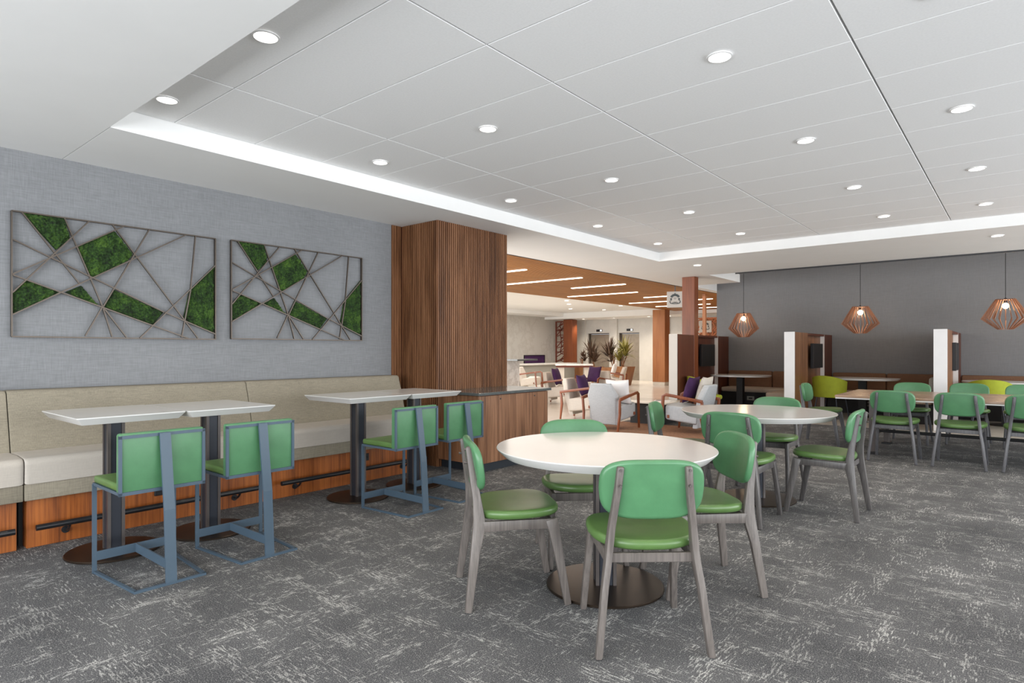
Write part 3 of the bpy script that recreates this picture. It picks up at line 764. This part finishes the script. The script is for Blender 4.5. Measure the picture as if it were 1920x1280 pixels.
make_pendant(-4.594, 13.3, 1.551, .315, 'slatted copper pendant over the left booth, nearest the lobby')
make_pendant(-2.380, 13.3, 1.594, .330, 'slatted copper pendant over the middle booth')
make_pendant(-.212, 13.3, 1.622, .340, 'slatted copper pendant over the right booth, by the right edge of the picture')

# slim column by the booths
t = thing('slim_column', 'slim square red-brown timber column between dining area and lobby', 'column', (-4.98, 11.43, 0))
obj('cladding', B(-.125, .125, -.095, .095, 0, 2.693, .004, 1), M['redwood'], t)
t = thing('lobby_column', 'square orange timber column standing in the lobby before the elevators', 'column', (-10.13, 20.7, 0))
obj('cladding', B(-.24, .24, -.2, .2, .12, 2.745, .005, 1), M['orangewood'], t); obj('plinth', B(-.23, .23, -.19, .19, 0, .12), M['tile'], t)

# ------------------------------------------------------------ downlights
def downlight(x, y, z, label, power=16, r=.057, grp='round recessed downlights in the panel ceiling'):
    t = thing('recessed_downlight', label, 'downlight', (x, y, z), 0, grp)
    bm = bmesh.new(); n = 28
    rings = [(r, 0.001), (r * 1.16, 0.001), (r * 1.16, -.004), (r, -.006)]
    vs = [[bm.verts.new((a * math.cos(2 * PI * i / n), a * math.sin(2 * PI * i / n), b)) for i in range(n)] for a, b in rings]
    for k_ in range(4):
        A_, B_ = vs[k_], vs[(k_ + 1) % 4]
        for i in range(n): bm.faces.new((A_[i], A_[(i + 1) % n], B_[(i + 1) % n], B_[i]))
    obj('trim_ring', bm, M['ring'], t)
    bm = bmesh.new(); lathe(bm, [(r * .99, -.003), (r * .99, .001)], n); obj('lens', bm, M['lens'], t)
    if power:
        l = bpy.data.lights.new('downlight_beam', 'SPOT'); l.energy = power; l.color = (1, .86, .68); l.spot_size = math.radians(125); l.spot_blend = .8; l.shadow_soft_size = .06
        lo = bpy.data.objects.new('downlight_beam', l); C.objects.link(lo); lo.location = (x, y, z - .03)
rows = ['nearest', 'second', 'third', 'fourth', 'farthest']; cols_ = ['beside the left fascia', 'second from the left', 'third from the left', 'fourth from the left']
for j, y in enumerate((1.56, 3.21, 4.90, 6.60, 8.25)):
    for i, x in enumerate((-4.09, -2.89, -1.235, -.298)):
        if j == 0 and i > 1 and False: continue
        downlight(x, y, 2.829, 'round white downlight in the %s row of the panel ceiling, %s' % (rows[j], cols_[i]), 16)
for x, y in ((1.0, 3.2), (2.3, 4.9), (1.0, 6.6), (2.3, 8.25)): downlight(x, y, 2.829, 'round white downlight in the panel ceiling beyond the right edge, %s' % ('near one' if y < 4 else 'second one' if y < 6 else 'third one' if y < 8 else 'far one'), 20)
downlight(-4.17, 9.86, 2.692, 'round downlight in the white far soffit near the slim timber column', 18, .06, 'soffit downlights')
downlight(-.235, 9.70, 2.692, 'round downlight in the white far soffit at the right of the picture', 14, .06, 'soffit downlights')
k = 0
for x, y in ((-12.2, 13.4), (-13.4, 15.5), (-12.0, 17.5), (-13.3, 19.5), (-11.0, 19.3), (-12.6, 20.8), (-11.2, 16.2)):
    k += 1; downlight(x, y, 2.857, 'tiny downlight in the white lobby ceiling, %s' % ['nearest left', 'left, second', 'middle', 'far left', 'right, by the lobby column', 'farthest', 'right, by the timber ceiling'][k - 1], 16, .07, 'lobby downlights')
for i, x in enumerate((-14.6, -13.1, -11.5, -10.6)):
    downlight(x, 22.4, 2.617, 'tiny downlight before the elevators, %s of four from the left' % ['first', 'second', 'third', 'fourth'][i], 70, .06, 'lobby soffit downlights')

# ------------------------------------------------------------ lobby armchairs, pillows, tables
def make_armchair(label, fab):
    t = thing('lounge_armchair', label, 'armchair', (0, 0, 0), 0, 'timber-armed lounge armchairs')
    obj('seat', pad([(-.27, -.20), (.27, -.20), (.30, .28), (-.30, .28)], .24, .05, .015, lambda x, y, z: (x, y, z + .19 - .05 * (y < .0))), fab, t, 60)
    pl = [(-.22, .08), (.22, .08), (.265, .55), (.17, .745), (-.17, .745), (-.265, .55)]
    obj('backrest', pad(pl, .10, .03, .005, lambda x, y, z: (x, -.27 + z - (y - .3) * .22 + .25 * max(0, abs(x) - .17), y)), fab, t, 60)
    for s in (-1, 1):
        obj('arm', board([(s * .345, -.33, .50, .05), (s * .345, -.1, .535, .045), (s * .345, .25, .585, .045), (s * .345, .30, .56, .05), (s * .34, .32, .3, .04), (s * .335, .35, 0, .028)], .032), M['arm'], t)
        obj('rear_leg', board([(s * .335, -.32, .50, .04), (s * .325, -.30, .28, .045), (s * .31, -.34, 0, .028)], .03), M['arm'], t)
    obj('seat_rail', B(-.32, .32, .22, .25, .22, .27, .004, 1), M['arm'], t)
    return t
ac = make_armchair('pale grey lounge armchair with its back to the dining room', M['armfab'])
put(ac, -5.16, 8.72, 92, 'pale grey lounge armchair with its back to the dining room, left of the coffee table')
put(ac, -3.98, 9.16, 180, 'pale grey lounge armchair on the right of the coffee table with a purple pillow')
aw = make_armchair('cream', M['armcream'])
put(aw, -6.30, 9.68, 10, 'cream lounge armchair holding a dark purple pillow, left of the grey one')
put(aw, -8.55, 12.05, 15, 'cream lounge armchair behind with two purple pillows')
put(aw, -9.9, 17.0, 200, 'cream lounge armchair in front of the rust planter')
put(aw, -12.0, 15.3, 20, 'cream lounge armchair beside the marble counter end')
put(aw, -8.3, 13.3, 260, 'cream lounge armchair whose back rises behind the others')
def pillow(x, y, z, deg, tilt, label, m, s=.42, grp=None):
    bm = bmesh.new(); n = 14
    def P(i, j, sg):
        u, v = i / n * 2 - 1, j / n * 2 - 1
        e = (1 - u * u) * (1 - v * v)
        k_ = 1 - .10 * (1 - abs(u * v)) * max(u * u, v * v) if True else 1
        return Vector((u * s / 2 * k_, sg * .07 * e ** .45 if e > 0 else 0, v * s / 2 * k_))
    g = {}
    for sg in (1, -1):
        for i in range(n + 1):
            for j in range(n + 1):
                edge = i in (0, n) or j in (0, n)
                if edge and sg == -1: g[i, j, -1] = g[i, j, 1]
                else: g[i, j, sg] = bm.verts.new(P(i, j, sg))
        for i in range(n):
            for j in range(n): bm.faces.new((g[i, j, sg], g[i + 1, j, sg], g[i + 1, j + 1, sg], g[i, j + 1, sg]))
    o = obj('pillow', bm, m, None, 180)
    o.rotation_mode = 'XYZ'; o.rotation_euler = (tilt, 0, math.radians(deg - 90)); o.location = (x, y, z)
    return tag(o, label, 'pillow', grp)
pillow(-6.32, 9.68, .62, 10, -.28 + .55, 'dark purple pillow on the cream armchair left of the grey one', M['purple'], .40)
pillow(-3.99, 9.20, .655, 180, .28, 'purple pillow leaning in the pale grey armchair on the right', M['purple'], .42)
pillow(-3.82, 9.30, .66, 180, .3, 'cream pillow behind the purple one in the right-hand armchair', M['armcream'], .42)
pillow(-8.60, 12.03, .64, 15, .28, 'purple pillow on the cream armchair standing farther back', M['purple'], .42)
pillow(-8.34, 13.28, .66, 260, .28, 'purple pillow on the cream armchair seen behind the others', M['purple'], .42)
pillow(-5.02, 8.73, .60, 92, .28, 'white pillow peeping over the pale grey armchair', M['white'], .42)
pillow(-9.95, 17.02, .66, 200, .28, 'white pillow on the armchair before the rust planter', M['white'], .42)
t = thing('coffee_table', 'low pale-topped coffee table with a black base between the grey armchairs', 'table', (-5.0, 9.93, 0))
obj('tabletop', B(-.45, .45, -.45, .45, .36, .385, .006, 2), M['tile'], t); obj('base', B(-.3, .3, -.3, .3, 0, .36), M['blackm'], t)
t = thing('magazine', 'open magazine lying on the pale coffee table', 'magazine', (-4.83, 9.93, .386), .3)
obj('cover', B(-.14, .14, -.1, .1, 0, .006), M['white'], t); obj('print', B(-.12, -.01, -.08, .08, .006, .007), M['signink'], t)
tag(obj('rug', B(-6.3, -5.5, 7.6, 9.8, -.012, -.004)  , M['rug']), 'brown woven rug strip on the stone floor by the cream armchair', 'rug')
tag(obj('rug', B(-5.49, -3.5, 7.9, 9.7, .0, .0012)  , M['rug']), 'brown woven rug under the pale grey lounge armchairs', 'rug')
# marble counter and side tables
t = thing('host_counter', 'pale counter with a marble end and dark top just right of the slatted column', 'counter', (-9.6, 10.6, 0))
obj('body', B(-.75, .72, -.3, .28, 0, 1.04), M['stone'], t); obj('end_panel', B(.72, .76, -.32, .30, 0, 1.04, .003, 1), M['marble'], t); obj('front_panel', B(-.75, .76, -.35, -.32, 0, 1.04, .003, 1), M['marble'], t); obj('top', B(-.78, 1.25, -.38, .34, 1.04, 1.075, .003, 1), M['counter'], t)
t = thing('lobby_counter', 'long low taupe counter in front of the fireplace wall', 'counter', (-14.2, 19.0, 0))
obj('body', B(-.35, .35, -3.0, 1.6, 0, .72), M['boothgrey'], t); obj('top', B(-.42, .42, -3.05, 1.7, .72, .77, .004, 1), M['stone'], t)
t = thing('console_table', 'pale stone high table with a red-brown edge before the plants', 'table', (-11.6, 17.2, 0), math.radians(38))
obj('tabletop', B(-.62, .62, -.3, .3, .76, .81, .004, 1), M['marble'], t); obj('apron', B(-.6, .6, -.27, .27, .70, .76), M['screenred'], t)
for s in (-.45, .45): obj('leg', B(s - .12, s + .12, -.2, .2, 0, .70), M['tile'], t)
# plants
def plant(x, y, h0, hp, n, L, m, label, plt=None, seed=1):
    rnd = random.Random(seed); t = thing('potted_plant', label, 'plant', (x, y, 0))
    bm = bmesh.new()
    if h0 > .5: loft(bm, [rr(.20, 0), rr(.31, h0)])
    else: loft(bm, [rr(.14, 0), rr(.18, h0)])
    obj('planter', bm, plt or M['planter'], t, 30)
    bm = bmesh.new()
    for k_ in range(3):
        tube(bm, [(rnd.uniform(-.06, .06), rnd.uniform(-.06, .06), h0 - .05), (rnd.uniform(-.12, .12), rnd.uniform(-.12, .12), h0 + hp * .5)], .018, 6)
    obj('stem', bm, M['planter'], t)
    bm = bmesh.new()
    for c_ in range(3):
        cx, cy, cz = rnd.uniform(-.16, .16), rnd.uniform(-.16, .16), h0 + hp * (.25 + .22 * c_)
        for i in range(n):
            a = rnd.uniform(0, 2 * PI); el = rnd.uniform(.15, 1.35); l_ = L * rnd.uniform(.7, 1.1); w_ = .036
            pts = []
            for q in range(5):
                s_ = q / 4; rr_ = l_ * s_ * math.cos(el) ; zz = l_ * s_ * math.sin(el) - .32 * l_ * s_ * s_ * math.cos(el)
                pts.append(Vector((cx + rr_ * math.cos(a), cy + rr_ * math.sin(a), cz + zz)))
            sd = Vector((-math.sin(a), math.cos(a), 0)); wd = [.4, 1, .8, .5, .05]
            vs = [[bm.verts.new(p - sd * w_ * k2), bm.verts.new(p + sd * w_ * k2)] for p, k2 in zip(pts, wd)]
            for u, v in zip(vs, vs[1:]): bm.faces.new((u[0], u[1], v[1], v[0]))
    o = obj('foliage', bm, m, t, None); o['kind'] = 'stuff'
def rr(w_, z_): return [(sx * w_, sy * w_, z_) for sx, sy in ((-1, -1), (1, -1), (1, 1), (-1, 1))]
plant(-11.15, 19.75, .68, .80, 34, .72, M['leaf1'], 'tall spiky yellow-green plant in a tapered rust planter before the elevators', None, 4)
plant(-12.0, 20.4, .62, .85, 32, .75, M['leaf2'], 'spiky dark red plant left of the yellow-green one, before the elevators', None, 5)
plant(-13.15, 20.9, .62, .75, 32, .78, M['leaf2'], 'spiky brownish plant before the left-hand elevator', None, 6)
plant(-13.95, 21.4, .70, .45, 20, .36, M['leaf2'], 'small dark spiky plant right of the long taupe counter', None, 7)

# ------------------------------------------------------------ shop signs and orange screens at the back right
def shop_sign(x, y, z, s, deg, word):
    t = thing('hanging_sign', 'pale square sign with a dark round crowned-figure emblem, %s' % word, 'sign', (x, y, z), math.radians(deg))
    obj('panel', B(-s / 2, s / 2, -.04, .04, -s / 2, s / 2, .004, 1), M['sign'], t)
    obj('hanger', B(-.012, .012, -.012, .012, s / 2, 2.745 - z), M['pedstrip'], t)
    bm = bmesh.new(); f = -.041
    def poly(pts, d=.006):
        loft(bm, [[(px * s, f, pz * s) for px, pz in pts], [(px * s, f - d, pz * s) for px, pz in pts]])
    def arc(cx, cz, r0, r1, a0, a1, n=12):
        for i in range(n):
            u, v = a0 + (a1 - a0) * i / n, a0 + (a1 - a0) * (i + 1) / n
            poly([(cx + r0 * math.cos(u), cz + r0 * math.sin(u)), (cx + r1 * math.cos(u), cz + r1 * math.sin(u)), (cx + r1 * math.cos(v), cz + r1 * math.sin(v)), (cx + r0 * math.cos(v), cz + r0 * math.sin(v))])
    D = math.radians
    arc(0, .02, .19, .33, D(28), D(152))                       # hair crown
    for sg in (-1, 1):
        poly([(sg * .20, .10), (sg * .30, .06), (sg * .26, -.10), (sg * .19, -.02)])        # hair locks
        arc(sg * .20, -.14, .085, .135, D(90 - sg * 60), D(90 - sg * 230))                  # tails
        poly([(sg * .05, .10), (sg * .10, .11), (sg * .095, .085), (sg * .05, .085)])       # eyes
        for q in range(3): poly([(sg * (.06 + .045 * q), -.12 - .05 * q), (sg * (.075 + .045 * q), -.12 - .05 * q), (sg * (.06 + .04 * q), -.30), (sg * (.045 + .04 * q), -.30)])
    poly([(-.012, .10), (.012, .10), (.02, .03), (-.02, .03)]); poly([(-.045, -.01), (.045, -.01), (.0, -.03)])
    poly([(-.03, -.16), (.03, -.16), (.0, -.32)])
    # star on the crown
    st_ = []
    for i in range(10):
        r_ = .055 if i % 2 == 0 else .022; st_.append((r_ * math.cos(PI / 2 + i * PI / 5), .37 + r_ * math.sin(PI / 2 + i * PI / 5)))
    poly(st_)
    obj('emblem', bm, M['signink'], t, None)
shop_sign(-6.02, 13.0, 2.415, .36, 22, 'hanging left of the slim timber column')
shop_sign(-8.30, 20.3, 2.08, .40, 22, 'farther back over the orange screen')
screen('lattice_screen', 'orange timber lattice screen farthest back beside the slim column', (-9.25, 21.5, 0), 0, 1.9, .0, 2.45, M['orange'], 9)
tag(obj('orange_backing', B(-9.2, -7.2, 22.0, 22.06, 0, 2.45), M['orangewood']), 'orange timber wall behind the lattice screen', 'panel')
tag(obj('timber_post', B(-6.42, -6.34, 15.5, 15.58, 0, 2.74), M['orangewood']), 'thin orange timber post right of the slim column', 'post')
